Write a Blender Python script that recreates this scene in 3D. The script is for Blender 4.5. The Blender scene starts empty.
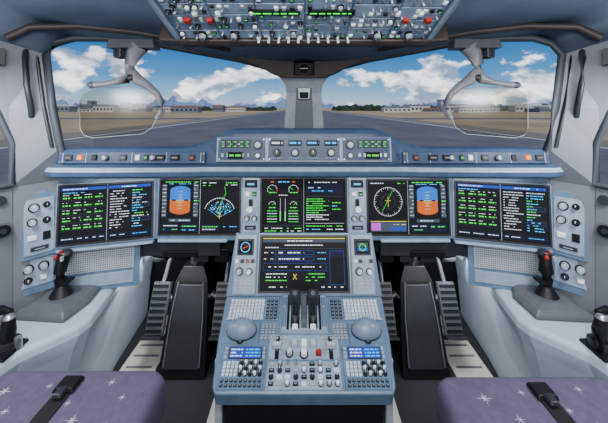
import bpy, bmesh, math, random
from mathutils import Matrix, Vector
random.seed(7)
ZC=1.2
# ---------------------------------------------------------------- materials
def lin(c):
    o=[]
    for x in c:
        x=x/255.0
        o.append(x/12.92 if x<=0.04045 else ((x+0.055)/1.055)**2.4)
    return (o[0],o[1],o[2],1.0)
def mat(name,rgb,rough=0.5,metal=0.0,var=0.12,scale=30,bump=0.0,spec=0.4):
    m=bpy.data.materials.new(name); m.use_nodes=True
    nt=m.node_tree; b=nt.nodes['Principled BSDF']
    b.inputs['Roughness'].default_value=rough; b.inputs['Metallic'].default_value=metal
    b.inputs['Specular IOR Level'].default_value=spec
    tc=nt.nodes.new('ShaderNodeTexCoord'); n=nt.nodes.new('ShaderNodeTexNoise')
    n.inputs['Scale'].default_value=scale; n.inputs['Detail'].default_value=4
    nt.links.new(tc.outputs['Object'],n.inputs['Vector'])
    r=nt.nodes.new('ShaderNodeValToRGB'); c=lin(rgb)
    r.color_ramp.elements[0].position=0.3; r.color_ramp.elements[1].position=0.7
    r.color_ramp.elements[0].color=(c[0]*(1-var),c[1]*(1-var),c[2]*(1-var),1)
    r.color_ramp.elements[1].color=(min(1,c[0]*(1+var)),min(1,c[1]*(1+var)),min(1,c[2]*(1+var)),1)
    nt.links.new(n.outputs['Fac'],r.inputs['Fac']); nt.links.new(r.outputs['Color'],b.inputs['Base Color'])
    if bump>0:
        n2=nt.nodes.new('ShaderNodeTexNoise'); n2.inputs['Scale'].default_value=scale*12
        nt.links.new(tc.outputs['Object'],n2.inputs['Vector'])
        bp=nt.nodes.new('ShaderNodeBump'); bp.inputs['Strength'].default_value=bump; bp.inputs['Distance'].default_value=0.002
        nt.links.new(n2.outputs['Fac'],bp.inputs['Height']); nt.links.new(bp.outputs['Normal'],b.inputs['Normal'])
    return m
def emi(name,rgb,st=1.0):
    m=bpy.data.materials.new(name); m.use_nodes=True
    b=m.node_tree.nodes['Principled BSDF']
    b.inputs['Base Color'].default_value=(0.01,0.01,0.01,1); b.inputs['Roughness'].default_value=0.4
    b.inputs['Specular IOR Level'].default_value=0.05
    b.inputs['Emission Color'].default_value=lin(rgb); b.inputs['Emission Strength'].default_value=st
    return m
def clear(name,rgb,fac,rough=0.05):
    m=bpy.data.materials.new(name); m.use_nodes=True; nt=m.node_tree
    nt.nodes.remove(nt.nodes['Principled BSDF'])
    out=nt.nodes['Material Output']
    t=nt.nodes.new('ShaderNodeBsdfTransparent'); g=nt.nodes.new('ShaderNodeBsdfGlossy'); mx=nt.nodes.new('ShaderNodeMixShader')
    t.inputs['Color'].default_value=lin(rgb); g.inputs['Roughness'].default_value=rough
    mx.inputs['Fac'].default_value=fac
    nt.links.new(t.outputs[0],mx.inputs[1]); nt.links.new(g.outputs[0],mx.inputs[2]); nt.links.new(mx.outputs[0],out.inputs['Surface'])
    return m
M_panel=mat('panel_blue',(84,106,130),0.36,bump=0.12)
M_panel2=mat('panel_light_blue',(128,144,162),0.36)
M_face=mat('panel_face',(40,57,82),0.4)
M_gsh=mat('glareshield_blue',(56,74,98),0.42,bump=0.15)
M_gtop=mat('glareshield_top',(60,64,72),0.7,bump=0.3)
M_wall=mat('wall_lining',(104,107,114),0.5,var=0.06,scale=5)
M_wall2=mat('wall_lining_dark',(54,57,64),0.55,var=0.06,scale=8)
M_ceil=mat('ceiling_lining',(124,140,163),0.55,var=0.05,scale=4)
M_cons=mat('console_light',(164,176,192),0.4,var=0.05,scale=6)
M_grey=mat('grey_plastic',(80,82,88),0.42)
M_handle=mat('handle_grey',(116,116,120),0.32)
M_rest=mat('hand_rest_blue_grey',(104,120,140),0.35)
M_lgrey=mat('light_grey_plastic',(150,155,162),0.4)
M_dgrey=mat('dark_grey_plastic',(36,38,42),0.42)
M_brown=mat('brown_grey',(60,52,49),0.5)
M_black=mat('black_rubber',(12,13,15),0.45,spec=0.3)
M_black2=mat('black_structure',(14,15,18),0.5,spec=0.3)
M_white=mat('white_plastic',(220,222,224),0.35)
M_metal=mat('brushed_metal',(190,190,192),0.28,metal=0.9)
M_lever=mat('lever_steel',(110,110,112),0.35,metal=0.7)
M_red=mat('red_plastic',(150,30,24),0.4)
M_orange=mat('orange_plastic',(215,110,40),0.4)
M_floor=mat('floor_carpet',(28,29,33),0.9,bump=0.4)
M_plate=mat('floor_plate',(172,170,158),0.4,var=0.06)
M_seat=mat('seat_fabric',(86,77,102),0.85,var=0.15,scale=60,bump=0.4)
M_star=mat('seat_star_print',(178,174,196),0.8)
M_navy=mat('strap_black',(16,16,19),0.7,bump=0.5,scale=100)
M_scr=emi('screen_glass',(8,16,40),0.22)
M_lcdoff=mat('lcd_dark',(6,8,12),0.35,spec=.1)
M_scrb=emi('screen_navy',(12,24,74),0.6)
E_w=emi('sym_white',(225,235,245),1.7); E_g=emi('sym_green',(40,225,60),1.9); E_c=emi('sym_cyan',(50,180,250),1.9)
E_m=emi('sym_magenta',(210,60,225),1.5); E_o=emi('sym_earth',(205,95,30),1.5); E_b=emi('sym_sky',(30,110,220),1.5)
E_y=emi('sym_yellow',(235,225,60),1.5); E_gr=emi('sym_grey',(90,105,130),0.7); E_db=emi('sym_blue',(30,75,200),1.2)
E_r=emi('sym_red',(240,60,30),1.4); E_lab=emi('label_backlight',(190,205,225),0.6); E_teal=emi('sym_teal',(80,190,190),1.1)
M_glass=clear('window_glass',(250,252,255),0.015,0.0)
M_visor=clear('visor_film',(218,212,200),0.03,0.2)

# ---------------------------------------------------------------- mesh builder
class MB:
    def __init__(s): s.v=[];s.f=[];s.m=[];s.sm=[];s.mats=[]
    def mi(s,mt):
        if mt not in s.mats: s.mats.append(mt)
        return s.mats.index(mt)
    def add(s,vs,fs,mt,M=None,smooth=False):
        o=len(s.v)
        for p in vs:
            p=Vector(p); s.v.append(M@p if M is not None else p)
        k=s.mi(mt)
        for f in fs:
            s.f.append([i+o for i in f]); s.m.append(k); s.sm.append(smooth)
    def box(s,M,x0,x1,y0,y1,z0,z1,mt,c=0.0):
        vs=[(x0,y0,z0),(x1,y0,z0),(x1,y1,z0),(x0,y1,z0),(x0+c,y0+c,z1),(x1-c,y0+c,z1),(x1-c,y1-c,z1),(x0+c,y1-c,z1)]
        s.add(vs,[(3,2,1,0),(4,5,6,7),(0,1,5,4),(1,2,6,5),(2,3,7,6),(3,0,4,7)],mt,M)
    def quad(s,M,x0,x1,y0,y1,z,mt):
        s.add([(x0,y0,z),(x1,y0,z),(x1,y1,z),(x0,y1,z)],[(0,1,2,3)],mt,M)
    def cyl(s,M,x,y,z0,z1,r,mt,r2=None,n=18,ry=None):
        r2=r if r2 is None else r2; k=1 if ry is None else ry/r
        a=[(x+r*math.cos(t*2*math.pi/n),y+k*r*math.sin(t*2*math.pi/n),z0) for t in range(n)]
        b=[(x+r2*math.cos(t*2*math.pi/n),y+k*r2*math.sin(t*2*math.pi/n),z1) for t in range(n)]
        s.add(a+b,[(i,(i+1)%n,n+(i+1)%n,n+i) for i in range(n)],mt,M,True)
        s.add(a,[tuple(reversed(range(n)))],mt,M); s.add(b,[tuple(range(n))],mt,M)
    def prism(s,M,pts,z0,z1,mt,inset=None):
        n=len(pts)
        cx=sum(p[0] for p in pts)/n; cy=sum(p[1] for p in pts)/n
        k=1.0 if inset is None else inset
        a=[(p[0],p[1],z0) for p in pts]; b=[(cx+(p[0]-cx)*k,cy+(p[1]-cy)*k,z1) for p in pts]
        s.add(a+b,[tuple(reversed(range(n))),tuple(range(n,2*n))]+[(i,(i+1)%n,n+(i+1)%n,n+i) for i in range(n)],mt,M)
    def tube(s,pts,rad,mt,n=10,M=None,flat=1.0):
        pts=[Vector(p) for p in pts]
        if not isinstance(rad,(list,tuple)): rad=[rad]*len(pts)
        vs=[];fs=[]
        up=Vector((0.05,0.02,1))
        for i,p in enumerate(pts):
            d=(pts[min(i+1,len(pts)-1)]-pts[max(i-1,0)]).normalized()
            a=d.cross(up)
            if a.length<0.1: a=d.cross(Vector((1,0,0)))
            a.normalize(); b=d.cross(a).normalized()
            for t in range(n):
                an=t*2*math.pi/n
                vs.append(p+a*rad[i]*math.cos(an)+b*rad[i]*flat*math.sin(an))
        for i in range(len(pts)-1):
            for t in range(n): fs.append((i*n+t,i*n+(t+1)%n,(i+1)*n+(t+1)%n,(i+1)*n+t))
        s.add(vs,fs,mt,M,True)
        s.add(vs[:n],[tuple(range(n))],mt,M); s.add(vs[-n:],[tuple(range(n))],mt,M)
    def loft(s,secs,mts,M=None,cap=True,smooth=False):
        n=len(secs[0]); vs=[p for q in secs for p in q]
        o=len(s.v)
        for p in vs: s.v.append(M@Vector(p) if M is not None else Vector(p))
        for i in range(len(secs)-1):
            for t in range(n):
                mt=mts[t] if isinstance(mts,list) else mts
                s.f.append([o+i*n+t,o+i*n+(t+1)%n,o+(i+1)*n+(t+1)%n,o+(i+1)*n+t]); s.m.append(s.mi(mt)); s.sm.append(smooth)
        if cap:
            mt=mts[0] if isinstance(mts,list) else mts
            s.f.append([o+t for t in range(n)]); s.m.append(s.mi(mt)); s.sm.append(False)
            s.f.append([o+(len(secs)-1)*n+t for t in range(n)]); s.m.append(s.mi(mt)); s.sm.append(False)
    def dome(s,M,x,y,z,rx,ry,rz,mt,n=18,k=6,full=False):
        lo=-k if full else 0; vs=[];fs=[]
        rows=list(range(lo,k))
        for j in rows:
            a=j/k*math.pi/2
            for t in range(n):
                b=t*2*math.pi/n; vs.append((x+rx*math.cos(a)*math.cos(b),y+ry*math.cos(a)*math.sin(b),z+rz*math.sin(a)))
        vs.append((x,y,z+rz))
        for j in range(len(rows)-1):
            for t in range(n): fs.append((j*n+t,j*n+(t+1)%n,(j+1)*n+(t+1)%n,(j+1)*n+t))
        e=(len(rows)-1)*n
        for t in range(n): fs.append((e+t,e+(t+1)%n,len(vs)-1))
        s.add(vs,fs,mt,M,True)
    def build(s,name,parent=None,bevel=0,seg=2,recalc=True,solid=0,sub=0):
        me=bpy.data.meshes.new(name); me.from_pydata([tuple(v) for v in s.v],[],s.f)
        for mt in s.mats: me.materials.append(mt)
        for p,k,q in zip(me.polygons,s.m,s.sm): p.material_index=k; p.use_smooth=q
        if recalc:
            bm=bmesh.new(); bm.from_mesh(me); bmesh.ops.recalc_face_normals(bm,faces=bm.faces); bm.to_mesh(me); bm.free()
        me.update()
        ob=bpy.data.objects.new(name,me); bpy.context.scene.collection.objects.link(ob)
        if solid:
            md=ob.modifiers.new('solid','SOLIDIFY'); md.thickness=solid; md.offset=0
        if bevel:
            md=ob.modifiers.new('bevel','BEVEL'); md.width=bevel; md.segments=seg; md.limit_method='ANGLE'; md.angle_limit=math.radians(35)
        if sub:
            md=ob.modifiers.new('sub','SUBSURF'); md.levels=sub; md.render_levels=sub
        if parent: ob.parent=parent
        return ob
def empty(name,loc=(0,0,0)):
    e=bpy.data.objects.new(name,None); e.empty_display_size=0.05; bpy.context.scene.collection.objects.link(e); return e
def fr(o,right,up):
    r=Vector(right).normalized(); u=Vector(up); u=(u-r*u.dot(r)).normalized(); n=r.cross(u)
    return Matrix(((r.x,u.x,n.x,o[0]),(r.y,u.y,n.y,o[1]),(r.z,u.z,n.z,o[2]),(0,0,0,1)))
I=Matrix.Identity(4)
def T(x,y,z): return Matrix.Translation((x,y,z))

# little panel furnishings -------------------------------------------------
def knob(mb,M,x,y,r=0.009,h=0.014,mt=None,z=0):
    mt=mt or M_dgrey
    mb.cyl(M,x,y,z,z+0.003,r*1.35,M_black,n=16)
    mb.cyl(M,x,y,z+0.003,z+h,r,mt,r2=r*0.85,n=16)
    mb.box(M,x-r*0.12,x+r*0.12,y,y+r*0.85,z+h,z+h+0.001,M_white)
def toggle(mb,M,x,y,mt=None,z=0,L=0.02,r=0.003):
    mb.cyl(M,x,y,z,z+0.004,r*1.8,M_metal,n=10)
    mb.tube([(x,y,z+0.003),(x,y+L*0.35,z+L*0.9)],[r*0.7,r],mt or M_metal,n=8,M=M)
def btn(mb,M,x,y,w,h,mt=None,z=0,d=0.005,lab=None):
    mb.box(M,x-w/2,x+w/2,y-h/2,y+h/2,z,z+d,mt or M_dgrey,c=min(w,h)*0.12)
    if lab: mb.quad(M,x-w*0.28,x+w*0.28,y-h*0.12,y+h*0.12,z+d+0.0004,lab)
def grid(mb,M,x0,x1,y0,y1,nx,ny,mt,lab=None,fill=0.72,z=0,p=1.0,d=0.004):
    dx=(x1-x0)/nx; dy=(y1-y0)/ny
    for i in range(nx):
        for j in range(ny):
            if random.random()<p: btn(mb,M,x0+dx*(i+.5),y0+dy*(j+.5),dx*fill,dy*fill,mt,z,d,lab)
def screws(mb,M,x0,x1,y0,y1,z):
    for a in (x0,x1):
        for b in (y0,y1): mb.cyl(M,a,b,z,z+0.001,0.0025,M_metal,n=8)
def subpanel(mb,M,x0,x1,y0,y1,z=0,mt=None,t=0.003):
    mb.box(M,x0,x1,y0,y1,z,z+t,mt or M_face,c=0.0012); screws(mb,M,x0+.005,x1-.005,y0+.005,y1-.005,z+t)
def dash(mb,M,x0,x1,y,h,z,mt,p=0.75):
    x=x0
    while x<x1:
        w=random.uniform(1.2,4.5)*h
        if random.random()<p: mb.quad(M,x,min(x+w,x1),y-h/2,y+h/2,z,mt)
        x+=w+h*0.8
# screen drawing -----------------------------------------------------------
class Scr:
    def __init__(s,mb,M,x0,x1,y0,y1,z): s.mb=mb;s.M=M;s.x0=x0;s.y0=y0;s.w=x1-x0;s.h=y1-y0;s.z=z;s.k=0
    def X(s,u): return s.x0+u*s.w
    def Y(s,v): return s.y0+v*s.h
    def zz(s,l=0): return s.z+0.0003+l*0.0003
    def R(s,u0,v0,u1,v1,mt,l=1): s.mb.quad(s.M,s.X(u0),s.X(u1),s.Y(v0),s.Y(v1),s.zz(l),mt)
    def frame(s,u0,v0,u1,v1,mt,t=0.0012,l=2):
        a,b=t/s.w,t/s.h
        s.R(u0,v0,u1,v0+b,mt,l);s.R(u0,v1-b,u1,v1,mt,l);s.R(u0,v0,u0+a,v1,mt,l);s.R(u1-a,v0,u1,v1,mt,l)
    def line(s,pts,mt,t=0.0011,l=2):
        for (a,b) in zip(pts[:-1],pts[1:]):
            A=Vector((s.X(a[0]),s.Y(a[1]),s.zz(l))); B=Vector((s.X(b[0]),s.Y(b[1]),s.zz(l)))
            d=(B-A)
            if d.length<1e-6: continue
            d.normalize(); n=Vector((-d.y,d.x,0))*t/2
            s.mb.add([A-n,B-n,B+n,A+n],[(0,1,2,3)],mt,s.M)
    def arc(s,u,v,r,a0,a1,mt,t=0.0011,l=2,n=24):
        s.line([(u+r*math.cos(math.radians(a0+(a1-a0)*i/n))/s.w,v+r*math.sin(math.radians(a0+(a1-a0)*i/n))/s.h) for i in range(n+1)],mt,t,l)
    def text(s,u0,u1,v,mt,h=0.003,p=0.8,l=2):
        dash(s.mb,s.M,s.X(u0),s.X(u1),s.Y(v),h,s.zz(l),mt,p)
    def poly(s,pts,mt,l=1): s.mb.add([(s.X(a),s.Y(b),s.zz(l)) for a,b in pts],[tuple(range(len(pts)))],mt,s.M)
def pfd(S):
    S.R(0.02,0.30,0.14,0.92,E_gr); S.R(0.84,0.30,0.96,0.92,E_gr)
    for i in range(9):
        S.text(0.03,0.13,0.34+i*0.07,E_w,0.002); S.text(0.85,0.95,0.34+i*0.07,E_w,0.002)
    S.R(0.84,0.58,0.99,0.64,M_scr,2); S.text(0.85,0.98,0.61,E_g,0.004,1,3)
    cx,cy=0.49,0.62
    up=[]
    for i in range(21):
        a=math.pi*i/20; up.append((cx+0.30*max(-0.88,min(0.88,math.cos(a)*1.15)),cy+0.27*abs(math.sin(a))**0.6))
    lo=[(a,2*cy-b) for a,b in up]
    S.poly(up,E_b); S.poly(list(reversed(lo)),E_o)
    S.line([(cx-.25,cy),(cx+.25,cy)],E_w)
    for d in (-.16,-.1,-.05,.05,.1,.16): S.line([(cx-.07,cy+d),(cx+.07,cy+d)],E_w,0.0008,3)
    S.R(cx-.22,cy-.012,cx-.1,cy+.012,M_black,3);S.R(cx+.1,cy-.012,cx+.22,cy+.012,M_black,3)
    S.line([(cx,cy+.12),(cx,cy-.12)],E_g,0.0012,4); S.line([(cx-.13,cy-.03),(cx+.13,cy-.03)],E_g,0.0012,4)
    S.R(0.2,0.21,0.78,0.27,E_gr); S.text(0.22,0.76,0.24,E_w,0.003,.8,2)
    S.text(0.1,0.95,0.965,E_g,0.0035,.9); S.text(0.2,0.9,0.93,E_c,0.0025,.6)
    S.R(.04,.03,.46,.18,M_scrb); S.R(.52,.03,.96,.18,M_scrb)
    S.text(0.08,0.44,0.14,E_w,0.003,.7); S.text(0.56,0.92,0.13,E_g,0.004,.8); S.text(0.08,0.44,0.07,E_g,0.003,.7); S.text(0.56,0.9,0.06,E_c,0.003,.7)
def nd_map(S):
    for r in (0.024,0.042,0.062): S.arc(.5,.36,r,20,160,E_w if r>.05 else E_gr,0.0011)
    for k in range(17):
        a=math.radians(20+k*8.75)
        S.line([(.5+.058*math.cos(a)/S.w,.36+.058*math.sin(a)/S.h),(.5+.064*math.cos(a)/S.w,.36+.064*math.sin(a)/S.h)],E_w,.0009)
    for k in range(110):
        a=random.uniform(0.1,.85)*math.pi; rr=.052*random.random()**.5
        u=.52+rr*math.cos(a)/S.w; v=.33+rr*math.sin(a)/S.h; q=random.uniform(.012,.028)
        if 0.08<u<0.90 and v<0.8:
            S.poly([(u,v),(u+q,v+q*.4),(u+q*.6,v+q*.9),(u-q*.3,v+q*.5)],random.choice([E_c,E_teal,E_c,E_w,E_teal]),1)
    S.line([(.5,.3),(.52,.55),(.66,.75),(.62,.88)],E_g,0.0013,3); S.line([(.2,.45),(.5,.3),(.82,.42)],E_c,.001,3)
    S.text(.05,.4,.95,E_w); S.text(.65,.95,.95,E_g); S.text(.65,.95,.91,E_w,.0025); S.text(.05,.25,.90,E_g,.0025)
    S.R(.04,.03,.5,.16,M_scrb); S.text(.06,.46,.12,E_g); S.text(.06,.4,.07,E_w); S.text(.6,.95,.12,E_c); S.line([(.44,.32),(.56,.32)],E_y,.0018,4); S.line([(.5,.27),(.5,.37)],E_y,.0018,4)
def nd_rose(S):
    r=.056
    S.arc(.5,.60,r,0,360,E_w,.001,2,36)
    for k in range(36):
        a=math.radians(k*10); q=.9 if k%3 else .82
        S.line([(.5+r*q*math.cos(a)/S.w,.60+r*q*math.sin(a)/S.h),(.5+r*math.cos(a)/S.w,.60+r*math.sin(a)/S.h)],E_w,.0008)
    S.arc(.5,.60,r*.5,0,360,E_gr,.001)
    S.line([(.5,.50),(.5,.70)],E_y,.0015,3); S.line([(.43,.62),(.57,.62)],E_y,.0015,3)
    S.line([(.35,.42),(.52,.66),(.62,.82)],E_g,.001,3)
    S.text(.05,.4,.95,E_w); S.text(.65,.95,.95,E_g)
    S.R(.04,.04,.96,.22,E_gr); S.R(.06,.06,.50,.20,E_m,2); S.R(.30,.06,.5,.20,E_gr,3);S.R(.56,.06,.94,.12,E_db,2); S.text(.60,.94,.17,E_w,.0025,.8,3)
    S.R(.04,.225,.96,.235,E_y,2)
def page_list(S,full=True):
    S.R(.02,.93,.98,.985,E_db); S.text(.05,.6,.957,E_w,.0035,.9); S.text(.05,.5,.89,E_c,.003)
    for i in range(5):
        v=.80-i*.135
        for j in range(4):
            S.text(.05+j*.23,.22+j*.23,v,E_g,.0045,.95); S.text(.05+j*.23,.2+j*.23,v+.05,E_w,.002,.6)
        S.line([(.03,v-.04),(.97,v-.04)],E_gr,.0006)
    for a,b in ((.02,.32),(.35,.65),(.68,.98)): S.R(a,.03,b,.12,M_scrb,2); S.text(a+.03,b-.03,.075,E_w,.0025,.9,3)
def page_text(S):
    S.R(.02,.93,.98,.985,E_db); S.text(.3,.8,.957,E_w,.0035,.9)
    for i in range(15):
        v=.88-i*.048; S.text(.05,random.uniform(.3,.5),v,E_w,.0025,.85)
        S.text(.55,random.uniform(.7,.95),v,random.choice([E_c,E_w,E_g,E_c]),.003,.8)
    for a in (.3,.56): S.R(.55,a,.95,a+.08,M_scrb,1); S.frame(.55,a,.95,a+.08,E_gr)
    S.R(.02,.03,.48,.12,M_scrb,2); S.R(.52,.03,.98,.12,M_scrb,2); S.text(.07,.4,.075,E_w,.0025,.9,3); S.text(.57,.9,.075,E_c,.0025,.9,3)
def eng(S):
    for c in (.24,.76):
        S.arc(c,.80,.019,-30,210,E_w,.0011); S.arc(c,.80,.019,-30,10,E_r,.0014,3); S.line([(c,.80),(c-.12,.86)],E_g,.0013,3); S.text(c-.08,c+.1,.75,E_g,.0035,1)
        S.R(c-.04,.94,c+.04,.962,E_o)
        S.arc(c,.52,.013,0,180,E_w,.0011); S.line([(c,.52),(c+.08,.57)],E_g,.0013,3); S.text(c-.08,c+.08,.47,E_g,.0035,1)
        for k in range(5): S.text(c-.12,c+.12,.41-k*.05,E_g if k%2==0 else E_w,.0026,1)
    for u in (.44,.56): S.line([(u,.22),(u,.64)],E_w,.0009); S.R(u-.012,.22,u+.012,.40,E_g,1)
    S.text(.38,.66,.95,E_c,.004); S.text(.4,.62,.70,E_w,.0025,1)
    S.text(.06,.5,.09,E_w,.003); S.text(.6,.95,.09,E_g,.003); S.text(.06,.5,.04,E_g,.003); S.text(.6,.95,.04,E_w,.003)
    S.line([(.02,.14),(.98,.14)],E_gr)
def ecam(S):
    for i in range(10): S.text(.05,.6 if i%2 else .45,.63-i*.042,E_g if i<7 else E_w,.003,.9)
    S.line([(.05,.68),(.95,.68)],E_gr); S.text(.1,.8,.94,E_w,.003); S.R(.05,.74,.95,.9,M_scrb)
    S.text(.1,.5,.84,E_w,.003,.7); S.text(.1,.7,.78,E_c,.003,.7); S.text(.68,.95,.56,E_g,.003); S.text(.68,.9,.5,E_c,.003); S.text(.68,.9,.44,E_g,.003)
    S.line([(.03,.18),(.97,.18)],E_w,.0008); S.text(.05,.5,.13,E_g,.003); S.text(.55,.95,.13,E_g,.003); S.text(.05,.4,.07,E_c,.003); S.text(.55,.95,.07,E_w,.003)
def mfd(S):
    S.R(.01,.968,.99,.985,E_y); S.R(.01,.90,.99,.955,E_gr); S.text(.3,.6,.927,E_w,.004,1,3)
    S.text(.27,.73,.845,E_w,.003,.9,3); S.text(.04,.2,.80,E_w,.003); S.line([(.02,.78),(.98,.78)],E_gr)
    for k in range(2):
        S.frame(.16,.66-k*.12,.62,.74-k*.12,E_db,.001); S.text(.2,.5,.70-k*.12,E_w,.004,.9,3)
        S.text(.03,.14,.70-k*.12,E_w,.003); S.text(.66,.76,.70-k*.12,E_c,.003)
    for v in (.30,.24,.18): S.text(.06,.3,v,E_g if v<.2 else E_w,.003,.8); S.text(.52,.74,v,E_g,.003,.7)
    S.R(.80,.62,.97,.74,M_scrb); S.frame(.80,.1,.97,.74,E_db); S.frame(.03,.36,.76,.50,E_db,.0008); S.text(.06,.7,.43,E_w,.003,.7)
    S.line([(.375,.20),(.415,.30)],E_y,.002,3); S.line([(.375,.30),(.415,.20)],E_y,.002,3); S.text(.1,.3,.06,E_w,.003); S.text(.7,.95,.06,E_w,.003)
def display(name,M,x0,x1,y0,y1,left,right):
    mb=MB(); b=0.007
    mb.box(M,x0-b,x1+b,y0-b,y0,-.02,.008,M_dgrey);mb.box(M,x0-b,x1+b,y1,y1+b,-.02,.008,M_dgrey)
    mb.box(M,x0-b,x0,y0,y1,-.02,.008,M_dgrey);mb.box(M,x1,x1+b,y0,y1,-.02,.008,M_dgrey)
    mb.box(M,x0,x1,y0,y1,-.02,.004,M_scr)
    q=b+.004
    for (a,c,d,e) in ((x0-q,x1+q,y0-q,y0-b),(x0-q,x1+q,y1+b,y1+q),(x0-q,x0-b,y0-q,y1+q),(x1+b,x1+q,y0-q,y1+q)): mb.box(M,a,c,d,e,-.005,.004,M_panel2)
    if right:
        xm=(x0+x1)/2; mb.box(M,xm-.0008,xm+.0008,y0,y1,.004,.0048,M_lgrey)
        for a,c,fn in ((x0,xm,left),(xm,x1,right)):
            S=Scr(mb,M,a+.002,c-.002,y0+.002,y1-.002,.004); fn(S)
    else:
        left(Scr(mb,M,x0+.002,x1-.002,y0+.002,y1-.002,.004))
    return mb.build(name,recalc=False)

# ================================================================ INSTRUMENT PANEL
P0=fr((0,1.216,0.80),(1,0,0),(0,.087,.996))
def PO(s):
    a=Vector((s*.596,1.216,.80)); b=Vector((s*.918,1.13,.80)); c=(a+b)/2
    return fr(c,(a-b)*(1 if s<0 else -1),(0,.087,.996)), (a-b).length/2
def PB(s):
    a=Vector((s*.918,1.13,.80)); b=Vector((s*.985,1.055,.80)); c=(a+b)/2
    return fr(c,(a-b)*(1 if s<0 else -1),(0,.087,.996)), (a-b).length/2
panel=empty('instrument_panel')
mb=MB()
mb.prism(P0,[(-.6,.14),(.6,.14),(.6,-.118),(.56,-.126),(-.56,-.126),(-.6,-.118)],-.04,0,M_panel)
mb.box(P0,-.58,-.30,-.134,-.116,-.03,.012,M_panel2,c=.004); mb.box(P0,.30,.58,-.134,-.116,-.03,.012,M_panel2,c=.004)
for s in (-1,1):
    F,h=PO(s); mb.prism(F,[(-h,-.13),(h,-.13),(h,.14),(-h,.14)],-.04,0,M_panel)
    mb.box(F,-h,h,-.138,-.122,-.03,.012,M_panel2,c=.004)
    F,h=PB(s); mb.prism(F,[(-h,-.135),(h,-.135),(h,.085),(h*.4,.1),(-h*.4,.1),(-h,.085)],-.03,0.002,M_panel)
body=mb.build('panel_body',panel,bevel=.003)
mb=MB()
for s in (-1,1):
    F,h=PB(s)
    subpanel(mb,F,-h+.008,h-.008,-.12,.075,.002,M_panel2)
    knob(mb,F,-.015,.045,.012,.018,M_lgrey,.005); knob(mb,F,.02,-.005,.009,.015,M_black,.005); knob(mb,F,.02,.05,.008,.015,M_black,.005)
    knob(mb,F,-.02,-.005,.011,.018,M_lgrey,.005)
    btn(mb,F,-.02,-.06,.026,.018,M_white,.005); btn(mb,F,.02,-.06,.022,.03,M_black,.005); btn(mb,F,0,-.1,.05,.015,M_dgrey,.005,lab=E_lab)
    subpanel(mb,P0,s*.213-.034,s*.213+.034,-.10,.12,0.0,M_panel2)
    xs=s*.213
    btn(mb,P0,xs,.095,.05,.03,M_black,.003,lab=E_c)
    btn(mb,P0,xs-.012,.055,.018,.018,M_white,.003); btn(mb,P0,xs+.014,.055,.018,.018,M_dgrey,.003,lab=E_g)
    btn(mb,P0,xs,.02,.016,.03,M_black,.003); mb.cyl(P0,xs,.0,.003,.03,.009,M_white,r2=.012)
    knob(mb,P0,xs-.014,-.04,.009,.014,M_lgrey,.003); knob(mb,P0,xs+.016,-.04,.009,.014,M_lgrey,.003)
    btn(mb,P0,xs,-.075,.045,.016,M_dgrey,.003,lab=E_lab)
mb.build('panel_controls',panel,recalc=False)
FL,h=PO(-1); FR,h=PO(1)
display('cockpit_display',FL,-.158,.156,-.106,.104,page_list,page_text)
display('cockpit_display',P0,-.572,-.258,-.098,.112,pfd,nd_map)
display('cockpit_display',P0,-.168,.166,-.098,.116,eng,ecam)
display('cockpit_display',P0,.256,.574,-.100,.110,nd_rose,pfd)
display('cockpit_display',FR,-.156,.158,-.106,.104,page_list,page_text)

# ================================================================ GLARESHIELD
gs=empty('glareshield')
def gsec(X,yf,zt,zb,zbk=.985,yb=1.58):
    return [(X,yb,zbk),(X,yf+.14,zt-.006),(X,yf+.05,zt+.003),(X,yf+.015,zt),(X,yf,zt-.014),(X,yf-.012,zb),(X,yf-.045,zb-.006),(X,yf-.058,zb-.018),(X,yf-.055,zb-.036),(X,yf-.03,zb-.046),(X,yf+.07,.950),(X,yb,.94)]
half=[(0,1.085,1.122,1.004),(.25,1.085,1.122,1.004),(.29,1.085,1.112,1.004),(.34,1.085,1.082,1.004),(.385,1.083,1.062,1.003),(.44,1.08,1.054,1.003),(.70,1.075,1.052,1.003),(.85,1.08,1.050,1.002),(.89,1.10,1.046,1.0),(.925,1.16,1.03,.995)]
st=[(-a,b,c,d) for a,b,c,d in reversed(half[1:])]+half
secs=[gsec(a,b,c,d,yb=1.58 if abs(a)<.7 else 1.30) for a,b,c,d in st]
mb=MB(); mb.loft(secs,[M_gtop,M_gtop,M_gsh,M_gsh,M_face,M_gsh,M_panel2,M_gsh,M_gsh,M_black2,M_black2,M_black2])
mb.build('glareshield_body',gs,bevel=.003)
mb=MB()
GF=fr((0,1.070,1.052),(1,0,0),(0,.11,.994))
mb.box(GF,-.308,.308,-.042,.046,-.01,.008,M_panel2,c=.003)
def ctrl_mod(x0,x1,nk):
    subpanel(mb,GF,x0,x1,-.036,.042,.008,M_face)
    w=(x1-x0)/nk
    for i in range(nk):
        cx=x0+w*(i+.5)
        mb.box(GF,cx-w*.36,cx+w*.36,.015,.034,.011,.013,M_lcdoff)
        dash(mb,GF,cx-w*.3,cx+w*.3,.025,.007,.0134,random.choice([E_c,E_g,E_w,E_c]),1)
        knob(mb,GF,cx,-.008,.011,.02,M_lgrey if i%2 else M_dgrey,.011)
        dash(mb,GF,cx-w*.35,cx+w*.35,-.027,.003,.0114,E_lab,.8)
ctrl_mod(-.125,.125,4)
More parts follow.
